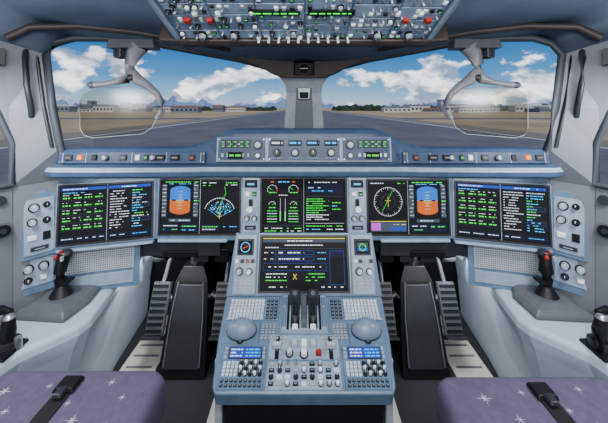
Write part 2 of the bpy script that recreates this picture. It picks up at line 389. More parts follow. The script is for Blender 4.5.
for s in (-1,1):
    a,b=sorted((s*.135,s*.300)); subpanel(mb,GF,a,b,-.036,.042,.008,M_face)
    ga,gb=(a+.008,b-.05) if s<0 else (a+.05,b-.008)
    grid(mb,GF,ga,gb,.006,.036,5,2,M_dgrey,E_g,.78,.011)
    for k in range(4): btn(mb,GF,ga+.012+k*.027,.021,.016,.008,M_dgrey,.012,.004,lab=[E_c,E_g,E_w,E_g][k])
    kx=b-.025 if s<0 else a+.025
    knob(mb,GF,kx,.018,.012,.018,M_lgrey,.011); knob(mb,GF,kx,-.018,.008,.014,M_white,.011)
    grid(mb,GF,ga,gb,-.03,-.004,6,1,M_white if s>0 else M_lgrey,None,.5,.011)
    mb.box(GF,(ga+gb)/2-.025,(ga+gb)/2+.025,-.030,-.006,.0112,.017,M_lcdoff); dash(mb,GF,(ga+gb)/2-.02,(ga+gb)/2+.02,-.018,.006,.0175,E_g,1)
for s in (-1,1):
    F=fr((s*.60,1.062,1.020),(1,0,0),(0,.20,.98))
    subpanel(mb,F,-.255,.255,-.014,.026,.001,M_face)
    for x,w,mt,lb in ((-.22,.03,M_dgrey,E_lab),(-.18,.02,M_orange,None),(-.13,.02,M_black,None),(-.03,.026,M_dgrey,E_lab),(.02,.016,M_white,None),(.05,.016,M_dgrey,E_g),(.10,.034,M_black,E_lab),(.15,.034,M_black,E_lab),(.21,.02,M_dgrey,E_r)):
        btn(mb,F,-s*x,.006,w,.02,mt,.004,lab=lb)
    for x in (-.09,.075): knob(mb,F,x,.006,.008,.013,M_lgrey,.004)
    for x in (-.24,-.16,.0,.12,.24): mb.quad(F,x-.001,x+.001,-.012,.024,.0045,M_lgrey)
mb.build('autopilot_control_unit',gs,recalc=False)

# ================================================================ CENTER PEDESTAL
ped=empty('center_pedestal')
mb=MB()
a=Vector((0,1.20,.708)); b=Vector((0,1.125,.500))
SF=fr((a+b)/2,(1,0,0),a-b); hh=(a-b).length/2
mb.prism(SF,[(-.268,hh),(.268,hh),(.290,-hh),(-.290,-hh)],-.05,0,M_panel)
for s in (-1,1):
    x0,x1=sorted((s*.180,s*.268)); mb.box(SF,x0,x1,-hh+.006,hh-.006,0,.006,M_panel2,c=.003)
mb.build('screen_housing',ped,bevel=.006)
c0=Vector((0,1.118,.508)); c1=Vector((0,.85,.400))
PF=fr(c0,(1,0,0),c0-c1); L=(c0-c1).length
mb=MB()
mb.prism(PF,[(-.285,.0),(.285,.0),(.278,-L*.5),(.262,-L+.02),(.252,-L),(-.252,-L),(-.262,-L+.02),(-.278,-L*.5)],-.06,0,M_panel)
mb.build('pedestal_top',ped,bevel=.006)
mb=MB()
mb.loft([[(-.25,1.13,z),(.25,1.13,z),(.225,.885,z) if z<.3 else (.23,.88,z),(-.225,.885,z) if z<.3 else (-.23,.88,z)] for z in (0.002,.2,.345)],M_black2)
for s in (-1,1):
    mb.box(I,s*.268-.012,s*.268+.012,.95,1.14,.05,.41,M_lgrey)
mb.loft([[(-.25,1.14,z),(.25,1.14,z),(.25,1.30,z),(-.25,1.30,z)] for z in (0.002,.44)],M_black2)
mb.loft([[(-.25,1.26,z),(.25,1.26,z),(.25,1.70,z),(-.25,1.70,z)] for z in (0.002,.62)],M_black2)
mb.build('pedestal_base',ped,bevel=.004)
mb=MB()
for s in (-1,1):
    x=s*.226
    mb.box(SF,x-.032,x+.032,.03,.088,.006,.010,M_dgrey,c=.003); mb.box(SF,x-.026,x+.026,.036,.082,.010,.0105,M_lcdoff)
    S=Scr(mb,SF,x-.026,x+.026,.036,.082,.0106)
    if s<0: S.arc(.5,.5,.017,0,360,E_c,.003); S.line([(.3,.4),(.7,.6)],E_r,.003,3)
    else: S.R(.1,.2,.9,.45,E_db); S.R(.1,.5,.9,.85,E_gr); S.arc(.5,.5,.012,0,360,E_g,.003)
    for k in range(4): btn(mb,SF,x-.03+k*.02,.01,.014,.013,[M_white,M_dgrey,M_red if s<0 else M_lgrey,M_dgrey][k],.006)
    knob(mb,SF,x-.018,-.025,.011,.02,M_lgrey,.006); knob(mb,SF,x+.02,-.025,.009,.02,M_white,.006)
    grid(mb,SF,x-.035,x+.035,-.085,-.048,4,3,M_lgrey,None,.6,.006)
for s in (-1,1):
    x0,x1=sorted((s*.088,s*.268)); subpanel(mb,PF,x0,x1,-.090,-.010,0,M_panel)
    ka,kb=(x0+.006,x0+.128) if s<0 else (x0+.052,x1-.006)
    na,nb=(x0+.134,x1-.004) if s<0 else (x0+.004,x0+.046)
    grid(mb,PF,ka,kb,-.087,-.014,10,6,M_white,M_black,.74,.003)
    grid(mb,PF,na,nb,-.087,-.014,3,6,M_dgrey,E_lab,.74,.003)
    cx=s*.205
    mb.box(PF,cx-.060,cx+.060,-.163,-.094,0,.005,M_panel,c=.004)
    mb.cyl(PF,cx,-.124,.005,.012,.050,M_dgrey,ry=.034,n=28)
    mb.dome(PF,cx,-.124,.010,.049,.033,.036,M_rest,n=28,k=8)
    mb.dome(PF,cx,-.156,.004,.011,.008,.010,M_dgrey)
    grid(mb,PF,s*.118-.024,s*.118+.024,-.15,-.098,4,3,M_lgrey,M_black,.7,.002)
    x0,x1=sorted((s*.118,s*.250)); subpanel(mb,PF,x0,x1,-L+.008,-.168,0,M_panel)
    mb.box(PF,x0+.018,x1-.012,-.205,-.172,.003,.006,M_dgrey); mb.box(PF,x0+.021,x1-.015,-.203,-.174,.006,.0065,E_db)
    for r in range(3):
        dash(mb,PF,x0+.024,x0+.06,-.180-r*.009,.0035,.0069,E_w,.9); dash(mb,PF,x0+.07,x1-.018,-.180-r*.009,.0035,.0069,E_c,.9)
    for r in range(3):
        btn(mb,PF,x0+.009,-.178-r*.011,.010,.007,M_lgrey,.003); btn(mb,PF,x1-.006,-.178-r*.011,.008,.007,M_lgrey,.003)
    grid(mb,PF,x0+.006,x0+.054,-.250,-.210,4,4,M_white,M_black,.7,.003)
    for k in range(5):
        for j in range(3): knob(mb,PF,x0+.062+k*.0145,-.216-j*.014,.0046,.012,M_white if (k+j)%2 else M_dgrey,.003)
    grid(mb,PF,x0+.006,x1-.004,-L+.012,-.254,9,2,M_dgrey,E_lab,.7,.003)
subpanel(mb,PF,-.110,.110,-.205,-.135,0,M_panel2)
grid(mb,PF,-.105,-.055,-.165,-.14,4,2,M_lgrey,None,.6,.003); grid(mb,PF,.055,.105,-.165,-.14,4,2,M_lgrey,None,.6,.003)
for k,mt in enumerate((M_lgrey,M_white,M_lgrey)):
    mb.box(PF,-.04+k*.03,-.02+k*.03,-.175,-.150,.003,.014,mt,c=.003)
knob(mb,PF,0,-.192,.010,.016,M_white,.003); btn(mb,PF,.045,-.190,.018,.014,M_red,.003,.014); knob(mb,PF,-.045,-.19,.009,.016,M_lgrey,.003)
subpanel(mb,PF,-.110,.110,-L+.008,-.210,0,M_panel2)
random.seed(11)
for k in range(9):
    for j in range(4):
        x=-.096+k*.024; y=-.218-j*.0165
        r=random.random()
        if r<.4: knob(mb,PF,x,y,.0055,.012,random.choice([M_white,M_lgrey,M_dgrey]),.003)
        elif r<.85: btn(mb,PF,x,y,.016,.010,random.choice([M_white,M_dgrey,M_black,M_lgrey]),.003,lab=E_lab)
        else: toggle(mb,PF,x,y,M_metal,.003,.014)
for s in (-1,1):
    x=s*.084; mb.box(PF,x-.006,x+.006,-.205,-.14,.003,.005,M_black)
    mb.tube([(x,-.180,.004),(x,-.178,.028)],.004,M_metal,M=PF); mb.box(PF,x-.015,x+.015,-.188,-.172,.024,.036,M_lgrey,c=.003)
mb.build('pedestal_controls',ped,recalc=False)
mb=MB()
mb.box(PF,-.080,.080,-.130,.0,0,.012,M_panel2,c=.006)
for x in (-.054,.054): mb.box(PF,x-.004,x+.004,-.125,-.004,.012,.0135,M_black)
for s in (-1,1):
    mb.box(PF,s*.030-.015,s*.030+.015,-.122,-.006,.0118,.0140,M_black)
mb.box(PF,-.010,.010,-.12,-.005,.012,.026,M_grey,c=.004)
for s in (-1,1):
    x=s*.030
    mb.dome(PF,x,-.07,.010,.014,.045,.022,M_dgrey,n=20)
    mb.tube([(x,-.084,.014),(x,-.076,.045),(x,-.062,.080)],[.013,.011,.010],M_lever,M=PF,n=12)
    mb.box(PF,x-.021,x+.020,-.086,-.048,.072,.108,M_dgrey,c=.006)
    mb.box(PF,x-.009,x+.009,-.094,-.082,.035,.08,M_black,c=.002)
    mb.cyl(PF,x,-.070,.108,.111,.008,M_grey)
    mb.box(PF,x-.010,x+.010,-.126,-.108,.014,.020,M_white,c=.003)
    x=s*.068; mb.box(PF,x-.008,x+.008,-.115,-.012,.012,.016,M_panel,c=.002)
    dash(mb,PF,x-.006,x+.006,-.05,.004,.0165,E_lab,1)
mb.build('thrust_levers',ped,bevel=.0015)
display('cockpit_display',SF,-.165,.165,-.090,.096,mfd,None)

# ================================================================ OVERHEAD PANEL
random.seed(21)
oh=empty('overhead_panel')
OF=fr((0,.9,1.407),(1,0,0),(0,-.16,.056))
mb=MB()
mb.prism(OF,[(-.365,0),(.365,0),(.365,.95),(-.365,.95)],-.03,0,M_panel)
secs=[]
for yy in (0.0,.95):
    secs.append([(-.38,yy,.006),(-.365,yy,.010),(-.365,yy,0),(-.365,yy,-.07),(-.43,yy,-.07)])
mb.loft(secs,M_panel2,OF)
mb.loft([[(-p[0],p[1],p[2]) for p in q] for q in secs],M_panel2,OF)
mb.loft([[(x,-.0,.010),(x,-.02,.012),(x,-.045,.004),(x,-.055,-.02),(x,-.04,-.07),(x,0,-.07)] if abs(x)<.37 else [(x,-.0,.006),(x,-.012,.004),(x,-.02,.0),(x,-.025,-.02),(x,-.02,-.07),(x,0,-.07)] for x in (-.43,-.365,-.33,.33,.365,.43)],M_brown,OF)
mb.build('overhead_housing',oh,bevel=.004)
M_ohp=mat('overhead_face',(120,140,164),0.4); M_ohp2=mat('overhead_face_b',(96,116,142),0.4)
mb=MB()
cols=[(-.355,-.245),(-.24,-.125),(-.12,.0),(.005,.12),(.125,.24),(.245,.355)]
for ci,(a,b) in enumerate(cols):
    y=.004
    while y<.85:
        hgt=random.choice([.045,.055,.07])
        subpanel(mb,OF,a,b,y,y+hgt-.003,0,random.choice([M_ohp2,M_ohp,M_ohp]))
        n=6; w=(b-a)/n
        for i in range(n):
            cx=a+w*(i+.5)
            for j in range(2):
                cy=y+hgt*(.28+.42*j)
                r=random.random()
                if r<.46: btn(mb,OF,cx,cy,w*.6,hgt*.2,random.choice([M_dgrey,M_black,M_white,M_lgrey]),.003,lab=random.choice([E_g,None,None]))
                elif r<.56: knob(mb,OF,cx,cy,.006,.011,random.choice([M_dgrey,M_lgrey,M_white]),.003)
                elif r<.75: toggle(mb,OF,cx,cy,random.choice([M_metal,M_white]),.003,.013,.0022)
                dash(mb,OF,cx-w*.4,cx+w*.4,cy+hgt*.19,.0022,.0034,E_lab,.7)
        y+=hgt
for (a,b) in ((-.14,-.01),(.01,.13)):
    mb.box(OF,a,b,.122,.138,.003,.010,M_black); dash(mb,OF,a+.005,b-.005,.130,.006,.0106,E_g,1)
for k in range(10):
    x=-.13+k*.0285
    toggle(mb,OF,x,.012,M_white,.003,.026,.0042)
for x in (-.29,-.20,.21,.30):
    mb.cyl(OF,x,.03,.003,.010,.012,M_black); mb.cyl(OF,x,.03,.010,.022,.010,M_lgrey,r2=.008); mb.box(OF,x-.003,x+.003,.022,.039,.022,.027,M_grey)
for x in (-.31,-.25,.27,.33): btn(mb,OF,x,.095,.018,.016,M_red,.003,.010)
for x in (-.28,-.22,.24,.30): btn(mb,OF,x,.125,.014,.012,M_white,.003,.010)
mb.build('overhead_controls',oh,recalc=False)

# ================================================================ SHELL
def sh(p,s): return (p[0]*s,p[1],p[2])
topL=[(0,1.40,1.375),(.10,1.40,1.375),(.284,1.345,1.415),(.633,1.25,1.472),(.86,1.15,1.472),(.915,1.115,1.44),(.93,1.10,1.39)]
mid=[(0,1.02,1.50),(.12,1.02,1.50),(.30,1.0,1.51),(.70,.95,1.55),(.95,.92,1.545),(1.04,.91,1.51),(1.08,.91,1.46)]
r3=[(0,.3,1.69),(.14,.3,1.69),(.35,.3,1.69),(.75,.3,1.68),(1.05,.3,1.66),(1.16,.3,1.62),(1.22,.3,1.58)]
r4=[(p[0],-1.2,p[2]) for p in r3]
mb=MB()
rows=[]
for R in (topL,mid,r3,r4):
    rows.append([sh(p,-1) for p in reversed(R[1:])]+list(R))
n=len(rows[0]); vs=[p for r in rows for p in r]
mb.add(vs,[(i*n+j,i*n+j+1,(i+1)*n+j+1,(i+1)*n+j) for i in range(3) for j in range(n-1)],M_ceil,smooth=True)
mb.build('ceiling',solid=.012,bevel=0)
def wall(s,name):
    mb=MB()
    inn=[(.93,1.10,1.39),(.905,1.10,1.20),(.885,1.11,1.06),(.93,1.155,.93),(.93,1.16,0.0)]
    out=[(1.0,1.015,1.42),(1.0,1.03,1.20),(1.0,1.035,1.06),(1.005,1.035,.93),(1.005,1.035,0.0)]
    vs=[sh(p,s) for p in inn+out]
    mb.add(vs,[(i,i+1,6+i,5+i) for i in range(4)],M_wall)
    q=[(1.0,1.035,.93),(1.0,1.035,1.08),(1.025,1.0,1.20),(1.08,.91,1.33),(1.15,.72,1.36),(1.19,.5,1.30),(1.21,.35,.93)]
    mid2=[(1.0,1.02,1.42),(1.03,.98,1.435),(1.08,.91,1.46),(1.14,.72,1.50),(1.19,.5,1.54),(1.22,.3,1.58)]
    V=[sh(p,s) for p in q+mid2]
    mb.add(V,[(1,2,8,7),(2,3,9,8),(3,4,10,9),(4,5,11,10),(5,6,12,11)],M_wall)
    low=[(1.0,1.035,.93),(1.21,.35,.93),(1.21,.35,0),(1.0,1.035,0)]
    mb.add([sh(p,s) for p in low],[(0,1,2,3)],M_wall)
    back=[(1.21,.35,0),(1.21,.35,.93),(1.22,.3,1.58),(1.22,-1.2,1.58),(1.22,-1.2,0)]
    mb.add([sh(p,s) for p in back],[(0,1,2,3,4)],M_wall)
    mb.add([sh(p,s) for p in [(.93,1.16,0),(.93,1.16,.93),(.96,1.80,.93),(.96,1.80,0)]],[(0,1,2,3)],M_black2)
    return mb.build(name,solid=.02)
wall(-1,'wall_left'); wall(1,'wall_right')
mb=MB(); mb.box(I,-1.25,1.25,-1.22,-1.2,0,1.72,M_wall); mb.build('wall_back')
mb=MB(); mb.box(I,-.97,.97,1.80,1.82,0,.96,M_black2); mb.build('wall_front')
mb=MB(); mb.box(I,-1.25,1.25,-1.2,1.8,-.03,0,M_floor)
for s in (-1,1):
    x0,x1=sorted((s*.84,s*.68)); mb.box(I,x0,x1,1.15,1.75,0,.006,M_plate)
    for k in range(8): mb.box(I,x0+.02,x1-.02,1.2+k*.065,1.21+k*.065,.006,.008,M_grey)
    x0,x1=sorted((s*.37,s*.29)); mb.box(I,x0,x1,1.0,1.7,0,.006,M_plate)
mb.build('floor')
def pane(name,vs):
    mb=MB(); mb.add(vs,[tuple(range(len(vs)))],M_glass); return mb.build(name,recalc=False)
for s,n1,n2 in ((-1,'window_1','window_2'),(1,'window_3','window_4')):
    pane(n1,[sh(p,s) for p in [(.12,1.64,.99),(.12,1.42,1.385),(.30,1.36,1.42),(.65,1.262,1.48),(.90,1.14,1.45),(.94,1.12,1.38),(.91,1.14,1.05),(.88,1.32,.99)]])
    pane(n2,[sh(p,s) for p in [(1.02,1.04,.93),(1.02,1.04,1.08),(1.045,1.0,1.20),(1.10,.91,1.33),(1.17,.72,1.36),(1.21,.5,1.30),(1.23,.35,.93)]])
for s,nm in ((-1,'trim_1'),(1,'trim_2')):
    mb=MB()
    pts=[(.12,1.385,1.372),(.284,1.335,1.412),(.46,1.295,1.44),(.633,1.24,1.466),(.78,1.18,1.47),(.86,1.14,1.462),(.905,1.108,1.435),(.925,1.09,1.39),(.902,1.09,1.20),(.882,1.10,1.06),(.87,1.11,1.0)]
    mb.tube([sh(p,s) for p in pts],.013,M_wall2,n=10)
    pts=[(.30,1.24,1.44),(.633,1.16,1.488),(.80,1.09,1.493),(.92,1.02,1.471),(.965,.985,1.426)]
    mb.tube([sh(p,s) for p in pts],.013,M_brown,n=8)
    pts=[(.945,1.075,1.385),(.92,1.075,1.20),(.90,1.085,1.06)]
    mb.tube([sh(p,s) for p in pts],.006,M_dgrey,n=8)
    q=[(.99,1.03,.94),(.99,1.03,1.08),(1.012,.995,1.20),(1.065,.905,1.33),(1.135,.72,1.36),(1.175,.5,1.30),(1.19,.37,.94),(.99,1.03,.94)]
    mb.tube([sh(p,s) for p in q],.010,M_wall2,n=8)
    mb.build(nm)
mb=MB()
mb.loft([[(-w,y,z),(w,y,z),(w*.7,y+.08,z),(-w*.7,y+.08,z)] for w,y,z in ((.112,1.58,.97),(.10,1.52,1.13),(.085,1.44,1.27),(.09,1.40,1.31),(.12,1.37,1.345),(.16,1.36,1.38))],M_lgrey)
mb.loft([[(-w*.45,y-.004,z),(w*.45,y-.004,z),(w*.42,y+.03,z),(-w*.42,y+.03,z)] for w,y,z in ((.112,1.57,.99),(.10,1.51,1.13),(.085,1.432,1.27),(.085,1.412,1.295))],M_wall)
mb.build('windshield_post',bevel=.008,seg=3)
mb=MB()
CF=fr((0,1.33,1.38),(1,0,0),(0,-.25,.97))
mb.prism(CF,[(-.33,.085),(.33,.085),(.29,.035),(.20,.0),(.135,-.035),(.09,-.05),(-.09,-.05),(-.135,-.035),(-.20,0),(-.29,.035)],-.03,.02,M_brown,.96)
mb.box(CF,-.26,.26,.045,.07,.018,.03,M_black,c=.004)
mb.build('windshield_coaming',bevel=.006)
mb=MB()
mb.box(CF,-.045,.045,-.035,.03,.02,.05,M_black,c=.008); mb.cyl(CF,0,0,.05,.054,.024,M_dgrey); mb.cyl(CF,0,0,.054,.055,.020,M_lcdoff); dash(mb,CF,-.015,.015,0,.004,.0555,E_lab,1)
mb.build('standby_compass',recalc=False)
mb=MB(); KF=fr((0,1.42,1.285),(1,0,0),(0,-.5,.86)); mb.box(KF,-.028,.028,-.035,.012,.01,.03,M_white,c=.004); mb.box(KF,-.02,.02,-.028,.004,.03,.032,M_dgrey); mb.build('check_list_card_holder')

# folding handles and sun visors: outlines drafted on a 3.6 mm grid in the plane of the ceiling rim
for s in (-1,1):
    e=empty('folding_grab_handle'); mb=MB()
    Y=1.10; k=.003618
    def g(a,b,dy=0): return (s*(304-a)*k,Y+dy,ZC+(108-b)*k)
    mb.box(T(*g(134,46)),-.085,.085,-.03,.03,-.012,.022,M_grey,c=.006)
    mb.box(T(*g(120,53)),-.014,.014,-.02,.02,-.02,.03,M_dgrey)
    mb.build('bracket',e,bevel=.004)
    mb=MB()
    mb.tube([g(140,46),g(134,54),g(130,64),g(131,73),g(138,80),g(148,86),g(157,94),g(162,103),g(162,111),g(157,119)],[.032,.026,.019,.022,.020,.014,.012,.011,.012,.009],M_handle,n=14)
    mb.tube([g(128,60),g(131,72),g(126,79),g(116,82),g(104,84),g(92,85)],[.012,.021,.018,.011,.009,.012],M_handle,n=14)
    mb.dome(T(*g(92,85)),0,0,0,.015,.015,.013,M_grey,full=True); mb.dome(T(*g(133,78)),0,-.018,0,.012,.008,.012,M_dgrey,full=True)
    mb.build('handle_arm',e)
    e2=empty('sun_visor'); Y=1.16; k=.003816
    out=[(84,93),(80,101),(80,128),(84,135),(92,138),(142,134),(152,128),(157,116),(158,99),(150,90),(130,87),(100,87)]
    mb=MB(); mb.add([g(*p) for p in out],[tuple(range(len(out)))],M_visor); mb.build('visor_film',e2,recalc=False)
    mb=MB(); mb.tube([g(*p) for p in out]+[g(*out[0])],.0013,M_lgrey,n=6); mb.build('visor_rim',e2)
for s in (-1,1):
    mb=MB()
    mb.tube([sh(p,s) for p in [(.965,1.055,1.40),(.945,1.03,1.37),(.94,1.03,1.28),(.935,1.04,1.20),(.95,1.06,1.17)]],.009,M_dgrey,n=10)
    mb.build('assist_handle')
    mb=MB(); F=fr((s*1.0,1.0,1.36),(1,s*.9,0),(0,0,1))
    mb.box(F,-.03,.03,-.02,.035,-.01,.03,M_black,c=.006); mb.cyl(F,0,.0,.03,.06,.016,M_dgrey); mb.cyl(F,0,.0,.06,.064,.012,M_metal)
    mb.build('reading_lamp')
    mb=MB()
    F=fr((s*1.0,1.005,.795),(.5,(.85 if s<0 else -.85),0),(0,0,1))
    mb.cyl(F,0,0,-.01,.012,.026,M_grey); mb.cyl(F,0,0,.012,.016,.020,M_black); mb.cyl(F,0,0,.016,.022,.008,M_dgrey)
    mb.cyl(F,-.005,.10,-.01,.008,.016,M_dgrey); mb.build('air_vent')

# ================================================================ SIDE CONSOLES
for s in (-1,1):
    e=empty('side_console')
    def prof(off): return [(1.18,.40),(.86+off,.40),(.835+off,.80),(.815+off,.872),(.722+off,.975),(.712+off,1.02),(.75+off,1.24),(.82+off*.6,1.45),(.85+off*.6,1.77),(.94,1.77),(.975,1.04)]
    secs=[[(s*a,b,z) for a,b in prof(o)] for o,z in ((.10,0.002),(.07,.22),(.02,.42),(0,.47),(.004,.492),(.02,.50))]
    mb=MB(); mb.loft(secs,M_cons); mb.build('console_body',e,bevel=.008,seg=3)
    mb=MB()
    F=fr((s*.80,1.175,.615),(1,(.267 if s<0 else -.267),0),(0,.1,1))
    a0,a1=(-.17,.15) if s<0 else (-.15,.17)
    mb.box(F,a0,a1,-.115,.055,-.05,0,M_panel)
    x0,x1=(-.135,.13) if s<0 else (-.13,.135)
    mb.box(F,x0,x1,-.045,.045,0,.004,M_lgrey,c=.002)
    for i in range(34):
        for j in range(10):
            mb.quad(F,x0+.006+i*(x1-x0-.01)/34,x0+.0095+i*(x1-x0-.01)/34,-.039+j*.0078,-.0355+j*.0078,.0045,M_dgrey)
    mb.box(F,x0,x1,-.10,-.055,0,.004,M_panel2,c=.002)
    mb.build('speaker_grille',e,recalc=False)
    mb=MB()
    F=fr((s*.958,1.085,.612),(.72,.69 if s<0 else -.69,0),(0,.1,1))
    mb.box(F,-.06,.06,-.07,.055,-.04,0,M_panel); subpanel(mb,F,-.05,.05,-.045,.048,0,M_panel2)
    knob(mb,F,-.02,.02,.012,.018,M_lgrey,.003); knob(mb,F,.022,.02,.012,.018,M_lgrey,.003); knob(mb,F,-.02,-.02,.009,.016,M_dgrey,.003)
    btn(mb,F,.022,-.02,.02,.016,M_white,.003)
    mb.build('audio_panel',e,recalc=False)
    e=empty('sidestick'); mb=MB()
    B=T(s*.865,1.085,.502)
    mb.loft([[(-.10*q,-.085*q,z),(.085*q,-.10*q,z),(.10*q,.0,z),(.085*q,.085*q,z),(-.06*q,.095*q,z),(-.10*q,.03,z)] for q,z in ((1,0),(.98,.012),(.85,.024),(.55,.034))],M_grey,B)
    mb.build('stick_base',e,bevel=.004)
    mb=MB()
    for i in range(5): mb.cyl(B,0,0,.030+i*.008,.038+i*.008,.040-i*.005,M_black,r2=.034-i*.005)
    mb.tube([(0,0,.05),(0,-.004,.09),(-.003,-.003,.115),(0,.004,.15),(.003,.012,.172)],[.013,.017,.020,.018,.021],M_black,n=14,M=B,flat=1.2)
    mb.dome(B,.003,.012,.172,.023,.024,.016,M_dgrey)
    mb.cyl(B,.004,-.006,.180,.190,.005,M_red,n=12)
    mb.dome(B,-.010,-.014,.170,.007,.007,.009,M_red,full=True); mb.box(B,.010,.018,-.020,-.012,.160,.175,M_lgrey)
    mb.box(B,-.03*s-.012,-.03*s+.012,-.03,.01,.085,.093,M_black,c=.002)
    mb.build('stick_grip',e)
    mb=MB(); B=T(s*.985,.985,.502)
    mb.cyl(B,0,0,0,.012,.035,M_dgrey); mb.cyl(B,0,0,.012,.03,.012,M_metal); mb.tube([(-.035,.0,.036),(0,.004,.042),(.035,0,.036)],[.010,.013,.010],M_black,M=B,n=12)
    mb.box(B,-.03,.03,-.07,-.045,0,.008,M_lgrey,c=.002)
    mb.build('nose_wheel_tiller')
    mb=MB(); B=T(s*.862,.885,.503)
    mb.cyl(B,0,0,-.002,.02,.030,M_dgrey); mb.tube([(0,0,.01),(0,.0,.05),(.004,0,.085)],[.016,.02,.014],M_black,M=B,n=12)
    mb.dome(B,.004,0,.085,.015,.015,.012,M_metal); mb.tube([(-.02,-.02,.01),(-.03,-.03,.045),(-.027,-.02,.075)],[.008,.010,.012],M_black,M=B)
    mb.cyl(B,.03,.0,-.002,.03,.010,M_metal); mb.box(B,-.035,.035,-.05,.03,-.003,.006,M_black,c=.002)
    mb.build('armrest_adjuster')

# ================================================================ FOOTWELL
for s in (-1,1):
    e=empty('rudder_pedal_assembly'); mb=MB()
    cx=s*.545
    mb.loft([[(cx-w,y,z),(cx+w,y,z),(cx+w,y+d,z),(cx-w,y+d,z)] for w,y,z,d in ((.105,1.34,.001,.30),(.10,1.37,.08,.27),(.092,1.42,.22,.22),(.078,1.47,.36,.18),(.05,1.50,.42,.15))],M_black)
    mb.loft([[(cx-w,y,z),(cx+w,y,z),(cx+w,y+.012,z),(cx-w,y+.012,z)] for w,y,z in ((.075,1.345,.04),(.068,1.405,.21),(.056,1.46,.35))],M_dgrey)
    for q in (-1,1): mb.tube([(cx+q*.08,1.345,.05),(cx+q*.074,1.41,.22),(cx+q*.06,1.465,.36)],.004,M_grey,n=6)
    mb.tube([(cx,1.53,.40),(cx,1.56,.48),(cx,1.6,.55)],.03,M_black2)
    mb.build('pedal_tower',e,bevel=.006)
    mb=MB()
    for q in (-1,1):
        px=cx+q*.155
        F=fr((px,1.46,.24),(1,0,0),(0,.45,.9))
        mb.box(F,-.044,.044,-.11,.11,-.012,.004,M_grey,c=.004)
        for k in range(8): mb.box(F,-.036,.036,-.098+k*.026,-.084+k*.026,.004,.010,M_black)
        mb.box(F,-.05,.05,-.125,-.108,-.01,.03,M_dgrey,c=.004)
        mb.tube([(px,1.50,.24),(cx+q*.05,1.54,.28)],.014,M_metal); mb.tube([(px,1.51,.32),(px,1.62,.45)],.010,M_grey)
    mb.build('pedals',e,recalc=False)
    mb=MB()
    x0,x1=sorted((s*.29,s*.84))
    mb.box(I,x0,x1,1.26,1.78,.60,.66,M_black2)
    for k in range(6):
        xx=s*(.34+k*.085); mb.box(I,xx-.03,xx+.03,1.25,1.30,.565,.62,random.choice([M_black,M_dgrey]))
    for k in range(5):
        mb.tube([(s*(.32+k*.11),1.34,.60),(s*(.33+k*.11),1.44,.53),(s*(.35+k*.11),1.6,.50)],.010,M_black)
    mb.box(I,x0+.02,x1-.05,1.23,1.245,.60,.655,M_dgrey)
    mb.box(I,min(s*.43,s*.57),max(s*.43,s*.57),1.22,1.26,.60,.625,M_black)
    mb.build('under_panel_structure',bevel=.003)

# ================================================================ SEATS
def star(mb,M,x,y,r,z,n=8):
    pts=[]
    for i in range(2*n):
        a=math.pi*i/n; rr=r*(1.0 if i%4==0 else .62) if i%2==0 else r*.16
        pts.append((x+rr*math.cos(a),y+rr*math.sin(a),z))
    pts.append((x,y,z)); c=len(pts)-1
    mb.add(pts,[(i,(i+1)%(2*n),c) for i in range(2*n)],M_star,M)
for s in (-1,1):
    e=empty('pilot_seat'); mb=MB()
    z=.50 if s<0 else .492; dy=0 if s<0 else -.01
    B=T(s*.59,.0+dy,z)
    i0,o0,i1,o1=(.225,-.215,.25,-.22) if s<0 else (.215,-.245,.22,-.27)
    q=[(o0,.80),(o0+.02,.828),(i0-.02,.828),(i0,.80),(i1,.28),(o1,.28)]
    mb.prism(B,q,-.11,0,M_seat); cu=mb.build('seat_cushion',e,bevel=.028,seg=5)
    for p in cu.data.polygons: p.use_smooth=True
    mb=MB()
    for (x,y,r) in ((-.15,.75,.024),(-.05,.765,.014),(.03,.72,.015),(.10,.775,.018),(.15,.735,.014),(-.10,.70,.017),(.07,.68,.022),(.15,.67,.012),(-.17,.68,.014),(-.02,.67,.012),(.0,.60,.014),(-.12,.58,.012),(.13,.59,.012),(.05,.53,.012),(-.06,.50,.015)):
        star(mb,B,x,y,r*.85,.0008)
    mb.build('star_print',e,recalc=False)
    mb=MB(); x=-s*.0
    mb.box(B,x-.020,x+.020,.60,.79,.0,.004,M_navy); mb.box(B,x-.026,x+.026,.74,.785,.004,.014,M_black,c=.004); mb.box(B,x-.012,x+.012,.72,.75,.010,.018,M_dgrey,c=.003)
    mb.build('harness_strap',e,bevel=.002)
    mb=MB(); mb.box(B,-.19,.19,.32,.79,-.16,-.11,M_black2); mb.box(B,-.11,.11,.40,.70,-z+.002,-.15,M_dgrey); mb.build('seat_frame',e,bevel=.006)

# ================================================================ OUTSIDE
GZ=-5.0
M_grass=mat('dry_grass',(182,160,118),0.95,var=.25,scale=.03)
M_asph=mat('asphalt',(106,106,108),0.9,var=.2,scale=.12)
M_sh=mat('asphalt_shoulder',(136,128,112),0.9,var=.12,scale=.05)
M_line=mat('paint_white',(225,225,220),0.8)
M_joint=mat('asphalt_joint',(78,78,80),0.9)
M_tree=mat('trees',(46,60,42),0.95,var=.4,scale=.1)
M_bld=mat('building_white',(210,208,204),0.8); M_bld2=mat('building_grey',(120,126,136),0.8); M_roof=mat('roof_terracotta',(150,110,90),0.9)
M_mtn=mat('mountain_haze_blue',(124,150,186),1.0,var=.15,scale=.004)  # distance haze is mixed into this base colour
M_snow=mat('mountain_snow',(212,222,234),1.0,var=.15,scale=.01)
mb=MB(); mb.box(I,-5000,5000,5,6500,GZ-.5,GZ,M_grass); mb.build('ground')
mb=MB(); mb.box(I,-58,58,6,2600,GZ+.005,GZ+.06,M_sh); mb.box(I,-48,48,6,2590,GZ+.06,GZ+.09,M_asph)
for k in range(40): mb.box(I,-.6,.6,20+k*60,50+k*60,GZ+.09,GZ+.11,M_line)
